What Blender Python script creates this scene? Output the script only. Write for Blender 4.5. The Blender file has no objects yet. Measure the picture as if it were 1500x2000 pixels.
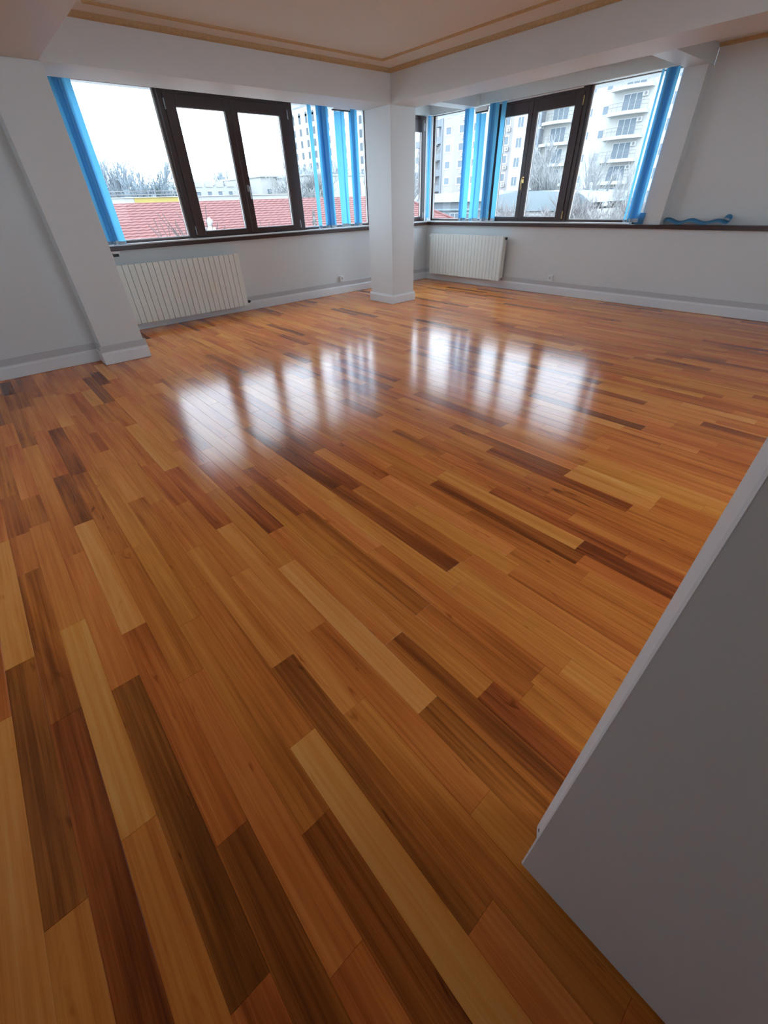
import bpy, bmesh, math, random
from mathutils import Vector, Matrix

scene = bpy.context.scene
COL = scene.collection
PI = math.pi

# ------------------------------------------------------------------ camera
CAM = Vector((6.352638, -6.64337, 1.25))
RGT = Vector((0.661516, 0.749383, -0.028672))
DWN = Vector((0.438751, -0.417748, -0.795603))
FWD = Vector((-0.608189, 0.513724, -0.605139))
FPX = 802.513
cam_d = bpy.data.cameras.new('camera')
cam = bpy.data.objects.new('camera', cam_d)
COL.objects.link(cam)
cam_d.sensor_fit = 'HORIZONTAL'
cam_d.sensor_width = 36.0
cam_d.lens = 36.0 * FPX / 1500.0
cam_d.clip_start = 0.02
cam_d.clip_end = 1000
m = Matrix.Identity(4)
for i in range(3):
    m[i][0] = RGT[i]; m[i][1] = -DWN[i]; m[i][2] = -FWD[i]; m[i][3] = CAM[i]
cam.matrix_world = m
scene.camera = cam

# ------------------------------------------------------------------ sky and exposure
SKY = 5.2
world = bpy.data.worlds.new('overcast_sky')
scene.world = world
world.use_nodes = True
bgn = world.node_tree.nodes['Background']
bgn.inputs['Color'].default_value = (0.79, 0.955, 1.14, 1)
bgn.inputs['Strength'].default_value = SKY
scene.view_settings.view_transform = 'Standard'
scene.view_settings.look = 'None'
scene.view_settings.gamma = 1.0
scene.view_settings.use_curve_mapping = False
scene.view_settings.exposure = 0.37
scene.cycles.use_denoising = True
scene.cycles.max_bounces = 14
scene.cycles.diffuse_bounces = 8
scene.cycles.transparent_max_bounces = 24

# ------------------------------------------------------------------ helpers
def tag(o, label=None, cat=None, group=None, kind=None):
    if label: o['label'] = label
    if cat: o['category'] = cat
    if group: o['group'] = group
    if kind: o['kind'] = kind
    return o

def attach(o, parent):
    if parent is not None:
        o.parent = parent
        if parent.type == 'EMPTY':
            o.matrix_parent_inverse = Matrix.Translation(-Vector(parent.location))

def empty(name, loc, label=None, cat=None, group=None, kind=None):
    o = bpy.data.objects.new(name, None)
    o.empty_display_size = 0.1
    o.location = loc
    COL.objects.link(o)
    return tag(o, label, cat, group, kind)

class MB:
    """collects simple shapes, then links them as one mesh object"""
    def __init__(s):
        s.v = []; s.f = []
    def face(s, pts):
        n = len(s.v); s.v += [tuple(p) for p in pts]; s.f.append(tuple(range(n, n + len(pts)))); return s
    def box(s, x0, x1, y0, y1, z0, z1):
        n = len(s.v)
        s.v += [(x0,y0,z0),(x1,y0,z0),(x1,y1,z0),(x0,y1,z0),(x0,y0,z1),(x1,y0,z1),(x1,y1,z1),(x0,y1,z1)]
        for q in ((0,3,2,1),(4,5,6,7),(0,1,5,4),(1,2,6,5),(2,3,7,6),(3,0,4,7)):
            s.f.append(tuple(n + i for i in q))
        return s
    def prism(s, pts, z0, z1):
        """vertical prism over a plan polygon (counter-clockwise)"""
        n = len(s.v); k = len(pts)
        s.v += [(p[0], p[1], z0) for p in pts] + [(p[0], p[1], z1) for p in pts]
        s.f.append(tuple(n + i for i in reversed(range(k))))
        s.f.append(tuple(n + k + i for i in range(k)))
        for i in range(k):
            j = (i + 1) % k
            s.f.append((n + i, n + j, n + k + j, n + k + i))
        return s
    def sweep(s, prof, a, b, ax):
        """profile of (u, z) swept along axis ax ('x' or 'y') from a to b; u is the other horizontal axis"""
        n = len(s.v); k = len(prof)
        for t in (a, b):
            for u, z in prof:
                s.v.append((t, u, z) if ax == 'x' else (u, t, z))
        s.f.append(tuple(n + i for i in range(k)))
        s.f.append(tuple(n + k + i for i in reversed(range(k))))
        for i in range(k):
            j = (i + 1) % k
            s.f.append((n + j, n + i, n + k + i, n + k + j))
        return s
    def tube(s, pts, r, seg=8, r1=None):
        pts = [Vector(p) for p in pts]; n = len(s.v); m_ = len(pts)
        r1 = r if r1 is None else r1
        for i, p in enumerate(pts):
            d = (pts[min(i + 1, m_ - 1)] - pts[max(i - 1, 0)]).normalized()
            a = d.cross(Vector((0.31, 0.17, 0.93)))
            if a.length < 1e-3: a = d.cross(Vector((1, 0, 0)))
            a.normalize(); b = d.cross(a)
            rr = r + (r1 - r) * i / (m_ - 1)
            for k in range(seg):
                t = 2 * PI * k / seg
                s.v.append(tuple(p + a * rr * math.cos(t) + b * rr * math.sin(t)))
        for i in range(m_ - 1):
            for k in range(seg):
                k2 = (k + 1) % seg
                s.f.append((n + i * seg + k, n + i * seg + k2, n + (i + 1) * seg + k2, n + (i + 1) * seg + k))
        s.f.append(tuple(n + k for k in reversed(range(seg))))
        s.f.append(tuple(n + (m_ - 1) * seg + k for k in range(seg)))
        return s
    def build(s, name, mat, parent=None, bevel=0.0, smooth=False, recalc=True):
        me = bpy.data.meshes.new(name)
        me.from_pydata(s.v, [], s.f)
        if recalc or bevel:
            bm = bmesh.new(); bm.from_mesh(me)
            if recalc: bmesh.ops.recalc_face_normals(bm, faces=bm.faces)
            if bevel:
                bmesh.ops.bevel(bm, geom=list(bm.edges), offset=bevel, segments=2, profile=0.6, affect='EDGES', clamp_overlap=True)
            bm.to_mesh(me); bm.free()
        if smooth:
            for p in me.polygons: p.use_smooth = True
        me.materials.append(mat)
        o = bpy.data.objects.new(name, me)
        COL.objects.link(o)
        attach(o, parent)
        return o

def struct(name, mb, mat, bevel=0.0, label=None):
    o = mb.build(name, mat, None, bevel)
    o['kind'] = 'structure'
    if label: o['label'] = label
    return o

def wire(mat, *links):
    for a, b in links: mat.node_tree.links.new(a, b)

def pmat(name, col, rough=0.5, spec=0.5, metal=0.0, var=0.0, vscale=6.0, bump=0.0, bscale=60.0, col2=None, stretch=(1,1,1)):
    """Principled material with a little procedural variation and relief"""
    mt = bpy.data.materials.new(name); mt.use_nodes = True
    nt = mt.node_tree; p = nt.nodes['Principled BSDF']
    p.inputs['Base Color'].default_value = (*col, 1)
    p.inputs['Roughness'].default_value = rough
    p.inputs['Specular IOR Level'].default_value = spec
    p.inputs['Metallic'].default_value = metal
    tc = nt.nodes.new('ShaderNodeNewGeometry')
    mp = nt.nodes.new('ShaderNodeMapping'); mp.inputs['Scale'].default_value = stretch
    wire(mt, (tc.outputs['Position'], mp.inputs['Vector']))
    if var > 0 or col2:
        n = nt.nodes.new('ShaderNodeTexNoise'); n.inputs['Scale'].default_value = vscale; n.inputs['Detail'].default_value = 4
        mx = nt.nodes.new('ShaderNodeMix'); mx.data_type = 'RGBA'
        c2 = col2 or tuple(max(0, c * (1 - var)) for c in col)
        mx.inputs[6].default_value = (*col, 1); mx.inputs[7].default_value = (*c2, 1)
        wire(mt, (mp.outputs[0], n.inputs['Vector']), (n.outputs['Fac'], mx.inputs[0]), (mx.outputs[2], p.inputs['Base Color']))
    if bump > 0:
        n2 = nt.nodes.new('ShaderNodeTexNoise'); n2.inputs['Scale'].default_value = bscale; n2.inputs['Detail'].default_value = 3
        b = nt.nodes.new('ShaderNodeBump'); b.inputs['Strength'].default_value = bump; b.inputs['Distance'].default_value = 0.002
        wire(mt, (mp.outputs[0], n2.inputs['Vector']), (n2.outputs['Fac'], b.inputs['Height']), (b.outputs[0], p.inputs['Normal']))
    return mt

# ------------------------------------------------------------------ materials
M = {}
M['wall'] = pmat('wall_paint', (0.67, 0.70, 0.695), 0.48, 0.4, var=0.05, vscale=1.5, bump=0.35, bscale=90)
M['ceil'] = pmat('ceiling_paint', (0.71, 0.75, 0.73), 0.8, 0.2, var=0.04, vscale=1.2, bump=0.2, bscale=80)
M['base'] = pmat('baseboard_paint', (0.74, 0.76, 0.77), 0.32, 0.5, var=0.04, vscale=5)
M['strip'] = pmat('grey_trunking', (0.53, 0.54, 0.55), 0.45, 0.4, var=0.05, vscale=5)
M['tan'] = pmat('tan_cornice', (0.60, 0.43, 0.23), 0.6, 0.3, var=0.35, vscale=70, bump=0.6, bscale=120)
M['frame'] = pmat('dark_walnut_frame', (0.062, 0.023, 0.018), 0.33, 0.5, col2=(0.028, 0.014, 0.012), vscale=30, stretch=(3, 3, .3))
M['sill'] = pmat('dark_sill_wood', (0.055, 0.022, 0.017), 0.28, 0.5, col2=(0.035, 0.015, 0.012), vscale=20)
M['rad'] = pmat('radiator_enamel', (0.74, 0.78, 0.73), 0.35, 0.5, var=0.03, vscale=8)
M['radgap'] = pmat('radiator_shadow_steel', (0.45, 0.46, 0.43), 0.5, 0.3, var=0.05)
M['chrome'] = pmat('dull_chrome', (0.45, 0.45, 0.46), 0.3, 0.5, 1.0, var=0.05)
M['brass'] = pmat('brass', (0.70, 0.50, 0.20), 0.28, 0.5, 1.0, var=0.1)
M['white'] = pmat('white_plastic', (0.80, 0.81, 0.80), 0.35, 0.5, var=0.03)
M['board'] = pmat('glossy_white_board', (0.84, 0.84, 0.83), 0.15, 0.6, var=0.03)
M['black'] = pmat('black_plastic', (0.025, 0.025, 0.027), 0.5, 0.4, var=0.1)
M['part'] = pmat('partition_paint', (0.66, 0.65, 0.63), 0.65, 0.3, var=0.06, vscale=3, bump=0.2, bscale=100)
M['wedge'] = pmat('white_edge_paint', (0.80, 0.83, 0.85), 0.4, 0.5, var=0.05, vscale=20)
M['weight'] = pmat('clear_grey_plastic', (0.42, 0.52, 0.60), 0.2, 0.5, var=0.1)

def glass_mat():
    mt = bpy.data.materials.new('window_glass'); mt.use_nodes = True
    nt = mt.node_tree; nt.nodes.clear()
    out = nt.nodes.new('ShaderNodeOutputMaterial')
    tr = nt.nodes.new('ShaderNodeBsdfTransparent'); tr.inputs[0].default_value = (0.975, 0.985, 0.98, 1)
    gl = nt.nodes.new('ShaderNodeBsdfGlossy'); gl.inputs['Roughness'].default_value = 0.02
    lw = nt.nodes.new('ShaderNodeLayerWeight'); lw.inputs['Blend'].default_value = 0.5
    pw = nt.nodes.new('ShaderNodeMath'); pw.operation = 'POWER'; pw.inputs[1].default_value = 5.0
    fr = nt.nodes.new('ShaderNodeMath'); fr.operation = 'MULTIPLY_ADD'; fr.inputs[1].default_value = 0.99; fr.inputs[2].default_value = 0.008
    mx = nt.nodes.new('ShaderNodeMixShader')
    wire(mt, (lw.outputs['Facing'], pw.inputs[0]), (pw.outputs[0], fr.inputs[0]), (fr.outputs[0], mx.inputs[0]), (tr.outputs[0], mx.inputs[1]), (gl.outputs[0], mx.inputs[2]), (mx.outputs[0], out.inputs[0]))
    return mt
M['glass'] = glass_mat()

def fabric_mat(name, refl, trans):
    mt = bpy.data.materials.new(name); mt.use_nodes = True
    nt = mt.node_tree; nt.nodes.clear()
    out = nt.nodes.new('ShaderNodeOutputMaterial')
    g = nt.nodes.new('ShaderNodeNewGeometry')
    mp = nt.nodes.new('ShaderNodeMapping'); mp.inputs['Scale'].default_value = (900, 900, 250)
    n = nt.nodes.new('ShaderNodeTexNoise'); n.inputs['Scale'].default_value = 1.0
    mx0 = nt.nodes.new('ShaderNodeMix'); mx0.data_type = 'RGBA'
    mx0.inputs[6].default_value = (*[c * 0.85 for c in trans], 1); mx0.inputs[7].default_value = (*[c * 1.15 for c in trans], 1)
    df = nt.nodes.new('ShaderNodeBsdfDiffuse'); df.inputs[0].default_value = (*refl, 1)
    tl = nt.nodes.new('ShaderNodeBsdfTranslucent')
    ad = nt.nodes.new('ShaderNodeAddShader')
    wire(mt, (g.outputs['Position'], mp.inputs[0]), (mp.outputs[0], n.inputs['Vector']), (n.outputs['Fac'], mx0.inputs[0]), (mx0.outputs[2], tl.inputs[0]),
         (df.outputs[0], ad.inputs[0]), (tl.outputs[0], ad.inputs[1]), (ad.outputs[0], out.inputs[0]))
    return mt
M['blue'] = fabric_mat('blue_blind_fabric', (0.09, 0.25, 0.39), (0.042, 0.17, 0.285))
M['paleblue'] = fabric_mat('pale_blue_blind_fabric', (0.11, 0.30, 0.44), (0.060, 0.225, 0.35))

def wood_mat():
    mt = bpy.data.materials.new('varnished_teak'); mt.use_nodes = True
    nt = mt.node_tree; N = nt.nodes; p = N['Principled BSDF']
    at = N.new('ShaderNodeAttribute'); at.attribute_name = 'tone'
    sp = N.new('ShaderNodeSeparateColor')
    g = N.new('ShaderNodeNewGeometry')
    sx = N.new('ShaderNodeSeparateXYZ')
    wire(mt, (at.outputs['Color'], sp.inputs[0]), (g.outputs['Position'], sx.inputs[0]))
    def math_(op, a, b=None, v=None, clamp=False):
        q = N.new('ShaderNodeMath'); q.operation = op; q.use_clamp = clamp
        if hasattr(a, 'links'): nt.links.new(a, q.inputs[0])
        else: q.inputs[0].default_value = a
        if b is not None:
            if hasattr(b, 'links'): nt.links.new(b, q.inputs[1])
            else: q.inputs[1].default_value = b
        return q.outputs[0]
    seed = math_('MULTIPLY', sp.outputs[2], 97.0)
    def noise(kx, ky, detail, rough=0.55, dist=0.0):
        cb = N.new('ShaderNodeCombineXYZ')
        nt.links.new(math_('MULTIPLY', sx.outputs[0], kx), cb.inputs[0])
        nt.links.new(math_('MULTIPLY', sx.outputs[1], ky), cb.inputs[1])
        nt.links.new(seed, cb.inputs[2])
        n = N.new('ShaderNodeTexNoise'); n.inputs['Scale'].default_value = 1.0
        n.inputs['Detail'].default_value = detail; n.inputs['Roughness'].default_value = rough; n.inputs['Distortion'].default_value = dist
        nt.links.new(cb.outputs[0], n.inputs['Vector'])
        return n.outputs['Fac']
    broad = noise(1.0, 13, 3, 0.55, 0.6)
    streak = noise(1.3, 90, 4, 0.62, 0.25)
    fine = noise(6, 420, 3, 0.6)
    knot = noise(5, 22, 2, 0.5, 1.2)
    t = sp.outputs[0]
    t = math_('ADD', t, math_('MULTIPLY', math_('SUBTRACT', broad, 0.5), 0.72))
    t = math_('ADD', t, math_('MULTIPLY', math_('SUBTRACT', streak, 0.5), 0.50))
    t = math_('ADD', t, math_('MULTIPLY', math_('SUBTRACT', fine, 0.5), 0.20))
    kd = math_('MULTIPLY', math_('MAXIMUM', math_('SUBTRACT', knot, 0.68), 0.0), -2.2)
    t = math_('ADD', t, kd, clamp=True)
    rp = N.new('ShaderNodeValToRGB'); nt.links.new(t, rp.inputs[0])
    e = rp.color_ramp.elements
    e[0].position = 0.0; e[0].color = (0.070, 0.017, 0.005, 1)
    e[1].position = 1.0; e[1].color = (0.92, 0.44, 0.13, 1)
    for pos, c in ((0.25, (0.27, 0.068, 0.015, 1)), (0.5, (0.64, 0.185, 0.034, 1)), (0.72, (0.82, 0.30, 0.062, 1))):
        q = e.new(pos); q.color = c
    hs = N.new('ShaderNodeHueSaturation')
    nt.links.new(rp.outputs[0], hs.inputs['Color'])
    nt.links.new(math_('ADD', math_('MULTIPLY', math_('SUBTRACT', sp.outputs[1], 0.5), 0.012), 0.5), hs.inputs['Hue'])
    nt.links.new(hs.outputs[0], p.inputs['Base Color'])
    # varnish: glossy, brush marks along the boards
    rn = noise(1.5, 9, 3, 0.6)
    nt.links.new(math_('ADD', math_('MULTIPLY', rn, 0.10), 0.10), p.inputs['Roughness'])
    p.inputs['Specular IOR Level'].default_value = 0.22
    p.inputs['IOR'].default_value = 1.5
    cb = N.new('ShaderNodeCombineXYZ')
    nt.links.new(math_('MULTIPLY', sx.outputs[0], 22.0), cb.inputs[0])
    nt.links.new(math_('MULTIPLY', sx.outputs[1], 130.0), cb.inputs[1])
    wv = N.new('ShaderNodeTexNoise'); wv.inputs['Scale'].default_value = 1.0; wv.inputs['Detail'].default_value = 3
    nt.links.new(cb.outputs[0], wv.inputs['Vector'])
    b = N.new('ShaderNodeBump'); b.inputs['Strength'].default_value = 0.10; b.inputs['Distance'].default_value = 0.002
    nt.links.new(wv.outputs['Fac'], b.inputs['Height'])
    nt.links.new(b.outputs[0], p.inputs['Normal'])
    return mt
M['wood'] = wood_mat()
M['under'] = pmat('dark_joint_filler', (0.030, 0.012, 0.006), 0.6, 0.3, var=0.2, vscale=20)

# ------------------------------------------------------------------ room shell
CZ = 2.43          # ceiling height
BZ = 2.145         # underside of the main beams
WT = 2.30          # top of the windows
XR = 8.6           # far right of the room (outside the frame)
YB = -9.0          # end of the hallway behind the camera

w = MB().box(-.25, 0, -5.60, 0, 0, .862).box(-.25, 0, -5.60, 0, WT, CZ).box(-.25, 0, -5.60, -5.33, .862, WT)
struct('wall_left', w, M['wall'])
struct('wall_near_left', MB().box(-.25, 1.10, -5.80, -5.60, 0, CZ).box(.90, 1.10, YB, -5.80, 0, CZ), M['wall'])
w = MB().box(-.25, XR, 0, .37, 0, .862).box(-.25, 3.735, 0, .37, WT, CZ)
w.box(3.965, XR, .13, .37, .862, CZ)
w.box(-.13, -.02, .02, .13, .862, WT)
struct('wall_right', w, M['wall'])
FILL_FR = (-5.2, -2.6)   # unseen window added in the far right wall to let in fill daylight
FILL_BK = (3.0, 4.3)      # unseen window added at the hallway end to brighten the near half
struct('wall_far_right', MB().box(XR, XR + .2, YB, FILL_FR[0], 0, CZ).box(XR, XR + .2, FILL_FR[1], .37, 0, CZ).box(XR, XR + .2, FILL_FR[0], FILL_FR[1], 0, .9).box(XR, XR + .2, FILL_FR[0], FILL_FR[1], WT, CZ), M['wall'])
struct('wall_back', MB().box(.9, FILL_BK[0], YB - .2, YB, 0, CZ).box(FILL_BK[1], XR + .2, YB - .2, YB, 0, CZ).box(FILL_BK[0], FILL_BK[1], YB - .2, YB, 0, .9).box(FILL_BK[0], FILL_BK[1], YB - .2, YB, WT, CZ), M['wall'])
struct('ceiling', MB().box(-.25, XR + .2, YB - .2, .37, CZ, CZ + .2), M['ceil'])

# pillar, pilaster, wall pier and the beams they carry
struct('pillar', MB().box(.842, 1.33, -2.078, -1.655, 0, BZ), M['wall'], .004, 'square white pillar standing free in front of the corner windows')
struct('pilaster', MB().box(1.10, 1.33, -5.975, -5.58, 0, BZ), M['wall'], .004, 'white pilaster on the left wall beside the long radiator')
struct('pier', MB().box(3.735, 3.965, -.02, .37, .905, 2.275), M['wall'], .003, 'white pier at the right end of the right windows')
bm_ = MB().box(.842, 1.34, -5.60, -2.08, BZ, CZ)
struct('ceiling_beam', bm_, M['wall'], .003, 'white ceiling beam over the left windows between pilaster and pillar')
struct('ceiling_beam', MB().box(.842, XR, -2.08, -1.625, BZ, CZ), M['wall'], .003, 'white ceiling beam running right from the pillar')
struct('ceiling_beam', MB().box(1.10, XR, -6.0, -5.60, BZ, CZ), M['wall'], .003, 'white ceiling beam running from the pilaster over the camera')
struct('ceiling_beam', MB().box(.76, 1.00, -1.625, 0, 2.285, CZ), M['wall'], .003, 'short beam from the pillar to the right windows')
struct('ceiling_beam', MB().box(3.735, 3.965, -1.625, .13, 2.275, CZ), M['wall'], .003, 'short beam above the pier of the right windows')
struct('ceiling_beam', MB().box(0, .842, -1.98, -1.74, 2.285, CZ), M['wall'], .003, 'short beam from the pillar to the left windows')

# partition by the camera
pw = MB().box(6.362, XR, -6.235, -6.12, .012, CZ)
pw.prism([(6.3435, -6.255), (XR, -6.255), (XR, -6.235), (6.3405, -6.235), (6.3405, -6.2525)], .012, CZ)
struct('wall_partition', pw, M['part'])
e_ = MB().prism([(6.3403, -6.2525), (6.3434, -6.2553), (6.3440, -6.2553), (6.3440, -6.2350), (6.3403, -6.2350)], .013, CZ)
struct('trim_1', e_, M['wedge'])
c_ = struct('trim_2', MB().prism([(6.354, -6.212), (6.362, -6.208), (6.362, -6.125), (6.330, -6.125), (6.326, -6.162)], .004, CZ), M['wedge'], .0015)
for (z, k, s) in ((.030, .25, .006), (.012, .55, .005)):
    px, py = 6.326 + (6.354 - 6.326) * k, -6.162 + (-6.212 + 6.162) * k
    ch = MB().prism([(px - .0012, py - .0006), (px + .003, py - s), (px + .004, py - s * .2), (px + .001, py + s * .6)], z, z + s)
    ch.build('paint_chip', M['black'], c_)

# ------------------------------------------------------------------ cornice mouldings
def moulding_profile(u0, z0, du, dz, sgn):
    """quarter-round bead in the angle, from (u0, z0)"""
    pts = [(u0, z0)]
    for k in range(7):
        a = PI / 2 * k / 6
        pts.append((u0 + sgn * du * math.sin(a), z0 - dz * math.cos(a)))
    return pts

def cornice(name, pa, pb, ax, u, sgn, size, z, carve):
    t = MB().sweep(moulding_profile(u, z, size, size, sgn), pa, pb, ax)
    o = struct(name, t, M['tan'])
    if carve:      # carved leaves along the bead
        n = int(abs(pb - pa) / carve)
        lb = MB()
        for i in range(n):
            c = pa + (pb - pa) * (i + .5) / n
            L = abs(pb - pa) / n * .42
            a = []
            for (dt, q) in ((-L, .5), (0, .95), (L, .5), (0, .05)):
                an = PI / 2 * q
                a.append((c + dt, u + sgn * size * 1.02 * math.sin(an), z - size * 1.02 * math.cos(an)))
            an = PI / 4
            top = (c, u + sgn * size * 1.25 * math.sin(an), z - size * 1.25 * math.cos(an))
            P = [(q[0], q[1], q[2]) if ax == 'x' else (q[1], q[0], q[2]) for q in a + [top]]
            for j in range(4):
                lb.face([P[j], P[(j + 1) % 4], P[4]])
        lb.build('carved_leaf_band', M['tan'], o)['kind'] = 'stuff'
    return o
cornice('trim_3', -5.60, -2.08, 'y', 1.34, 1, .034, CZ, .045)
cornice('trim_4', 1.34, XR, 'x', -2.08, -1, .034, CZ, .045)
cornice('trim_5', -5.25, -2.42, 'y', 1.60, 1, .016, CZ, 0)
cornice('trim_6', 1.60, XR, 'x', -2.42, -1, .016, CZ, 0)
cornice('trim_7', 3.965, XR, 'x', .13, -1, .030, CZ, 0)

# ------------------------------------------------------------------ baseboards
def base_run(name, segs, strip=True):
    """segs: list of (ax, a, b, u, sgn): board against the face at u, proud in direction sgn"""
    lo = MB(); hi = MB()
    for ax, a, b, u, sgn in segs:
        p = [(u, 0.003), (u + sgn * .020, 0.003), (u + sgn * .020, .095), (u + sgn * .017, .103), (u + sgn * .012, .106), (u + sgn * .011, .118), (u, .118)]
        lo.sweep(p, a, b, ax)
        if strip:
            q = [(u, .1185), (u + sgn * .012, .1185), (u + sgn * .012, .172), (u + sgn * .009, .176), (u, .176)]
            hi.sweep(q, a, b, ax)
    o = struct(name, lo, M['base'])
    if strip: hi.build('cable_trunking', M['strip'], o)
    return o
base_run('baseboard_left', [('y', -5.60, 0, 0, 1)])
base_run('baseboard_right', [('x', 0.021, XR, 0, -1)])
base_run('baseboard_pillar', [('y', -2.098, -1.635, 1.33, 1), ('x', .822, 1.33, -2.078, -1), ('x', .822, 1.33, -1.655, 1), ('y', -2.078, -1.655, .842, -1)], False)
base_run('baseboard_pilaster', [('y', -5.995, -5.56, 1.33, 1), ('x', 1.10, 1.33, -5.975, -1), ('x', 0.03, 1.33, -5.58, 1)])
base_run('baseboard_near', [('y', YB, -5.975, 1.10, 1)])

# ------------------------------------------------------------------ windows
def bar(mb, ax, a0, a1, z0, z1, d0, d1):
    """box in the window plane: ax 'y' = left wall (depth along x), 'x' = right wall"""
    if ax in 'yr': mb.box(d0, d1, a0, a1, z0, z1)
    else: mb.box(a0, a1, d0, d1, z0, z1)

def depth(ax, t):
    """t metres from the inner face of the frame outwards; 'r' far right wall, 'k' hallway end"""
    return {'y': -.05 - t, 'x': .05 + t, 'r': XR + .08 + t, 'k': YB - .08 - t}[ax]

def rect_frame(ax, a0, a1, z0, z1, wl, wr, wb, wt, t0, t1):
    mb = MB(); d0, d1 = sorted((depth(ax, t0), depth(ax, t1)))
    bar(mb, ax, a0, a0 + wl, z0, z1, d0, d1)
    bar(mb, ax, a1 - wr, a1, z0, z1, d0, d1)
    bar(mb, ax, a0 + wl, a1 - wr, z0, z0 + wb, d0, d1)
    bar(mb, ax, a0 + wl, a1 - wr, z1 - wt, z1, d0, d1)
    return mb

def pane(ax, a0, a1, z0, z1, t, parent):
    mb = MB(); d0, d1 = sorted((depth(ax, t), depth(ax, t + .004)))
    bar(mb, ax, a0, a1, z0, z1, d0, d1)
    return mb.build('glass_pane', M['glass'], parent)

WN = [0]
def window_root(ax, a0, a1):
    WN[0] += 1
    c = (a0 + a1) / 2; d = depth(ax, .03)
    loc = (d, c, .905) if ax in 'yr' else (c, d, .905)
    return empty('window_%d' % WN[0], loc, kind='structure')

def fixed_window(ax, a0, a1, wl=.03, wr=.03):
    r = window_root(ax, a0, a1)
    rect_frame(ax, a0, a1, .905, WT, wl, wr, .04, .005, .01, .07).build('frame', M['frame'], r, .003)
    pane(ax, a0 + wl, a1 - wr, .945, WT - .005, .04, r)
    bd = rect_frame(ax, a0 + wl, a1 - wr, .945, WT - .005, .014, .016, .010, .004, .026, .038)
    bd.build('glazing_bead', M['white'], r)
    return r

def hinge(ax, a, z, parent):
    d = depth(ax, -.012)
    p = (d, a, z) if ax == 'y' else (a, d, z)
    MB().tube([(p[0], p[1], z - .045), (p[0], p[1], z + .045)], .007, 8).build('hinge', M['chrome'] if ax == 'y' else M['brass'], parent, smooth=False)

def handle(ax, a, z, parent, mat):
    def P(du, dt, dz):
        d = depth(ax, -dt)
        return (d, a + du, z + dz) if ax == 'y' else (a + du, d, z + dz)
    mb = MB()
    c0 = P(-.014, .012, -.035); c1 = P(.014, .020, .035)
    mb.box(min(c0[0], c1[0]), max(c0[0], c1[0]), min(c0[1], c1[1]), max(c0[1], c1[1]), z - .035, z + .035)
    mb.tube([P(0, .02, .015), P(0, .055, .015), P(0, .060, 0), P(0, .058, -.06), P(.003, .052, -.115)], .008, 8)
    mb.build('handle', mat, parent, .001)

def casement(ax, a0, a1, g, z0, z1, handle_at=None, hmat=None):
    """outer frame a0..a1 with sashes; g = list of glass spans"""
    r = window_root(ax, a0, a1)
    rect_frame(ax, a0, a1, .905, WT, .07, .07, .035, .07, 0, .07).build('frame', M['frame'], r, .004)
    n = len(g)
    for i, (g0, g1) in enumerate(g):
        s0 = a0 + .055 if i == 0 else (g[i - 1][1] + g0) / 2 + .002
        s1 = a1 - .055 if i == n - 1 else (g1 + g[i + 1][0]) / 2 - .002
        sh = rect_frame(ax, s0, s1, .938, WT - .045, g0 - s0, s1 - g1, z0 - .938, WT - .045 - z1, -.014, .05).build('sash', M['frame'], r, .005)
        pane(ax, g0, g1, z0, z1, .018, sh)
        rect_frame(ax, g0, g1, z0, z1, .007, .007, .005, .004, .004, .016).build('glazing_bead', M['white'], sh)
        side = s0 - .004 if i == 0 else s1 + .004
        for z in (1.0, 2.17): hinge(ax, side, z, sh)
        if handle_at is not None and i == n - 1: handle(ax, handle_at, 1.42, sh, hmat)
    return r

fixed_window('y', -5.33, -4.285)
casement('y', -4.28, -2.605, [(-4.105, -3.527), (-3.360, -2.775)], .990, 2.152, -3.40, M['chrome'])
fixed_window('y', -2.60, -1.30)
casement('y', -1.295, -.03, [(-1.12, -.70), (-.55, -.13)], .985, 2.108, None)
fixed_window('x', .02, 1.265)
casement('x', 1.27, 2.66, [(1.437, 1.822), (1.968, 2.500)], .980, 2.135, 1.888, M['brass'])
fixed_window('x', 2.665, 3.735)
for i in range(2):  # frames and panes for the two added, unseen fill-light openings
    fixed_window('r', FILL_FR[0] + 1.3 * i, FILL_FR[0] + 1.3 * (i + 1))
    fixed_window('k', FILL_BK[0] + .65 * i, FILL_BK[0] + .65 * (i + 1))
# bright aluminium drip strip above the opening sash of the right windows
struct('trim_8', MB().box(1.30, 2.58, .035, .05, WT - .014, WT - .001), M['white'])

# sills
s1 = struct('trim_9', MB().box(-.11, .055, -5.33, .04, .862, .905), M['sill'], .004)
cap = MB().box(.045, .066, -5.315, -5.222, .846, .858).box(.045, .066, -5.315, -5.308, .80, .846).box(.045, .066, -5.24, -5.228, .812, .846).box(.060, .066, -5.30, -5.24, .835, .846)
cap.build('end_bracket', M['white'], s1, .001)
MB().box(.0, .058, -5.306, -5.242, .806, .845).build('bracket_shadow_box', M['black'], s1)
s2 = struct('trim_10', MB().box(.056, XR, -.055, .13, .862, .905), M['sill'], .004)
MB().box(-.055, .040, -5.32, -.04, .9052, .9215).build('window_board', M['board'], s1, .003)
MB().box(.040, 3.60, -.040, .055, .9052, .9215).build('window_board', M['board'], s2, .003)

# ------------------------------------------------------------------ floor of separate planks
PITCH = 0.0856
Y_REF = -6.180
rnd = random.Random(11)
def proj(p):
    q = Vector(p) - CAM
    z = q.dot(FWD)
    if z < .05: return None
    return (750 + FPX * q.dot(RGT) / z, 1000 + FPX * q.dot(DWN) / z)

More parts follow.
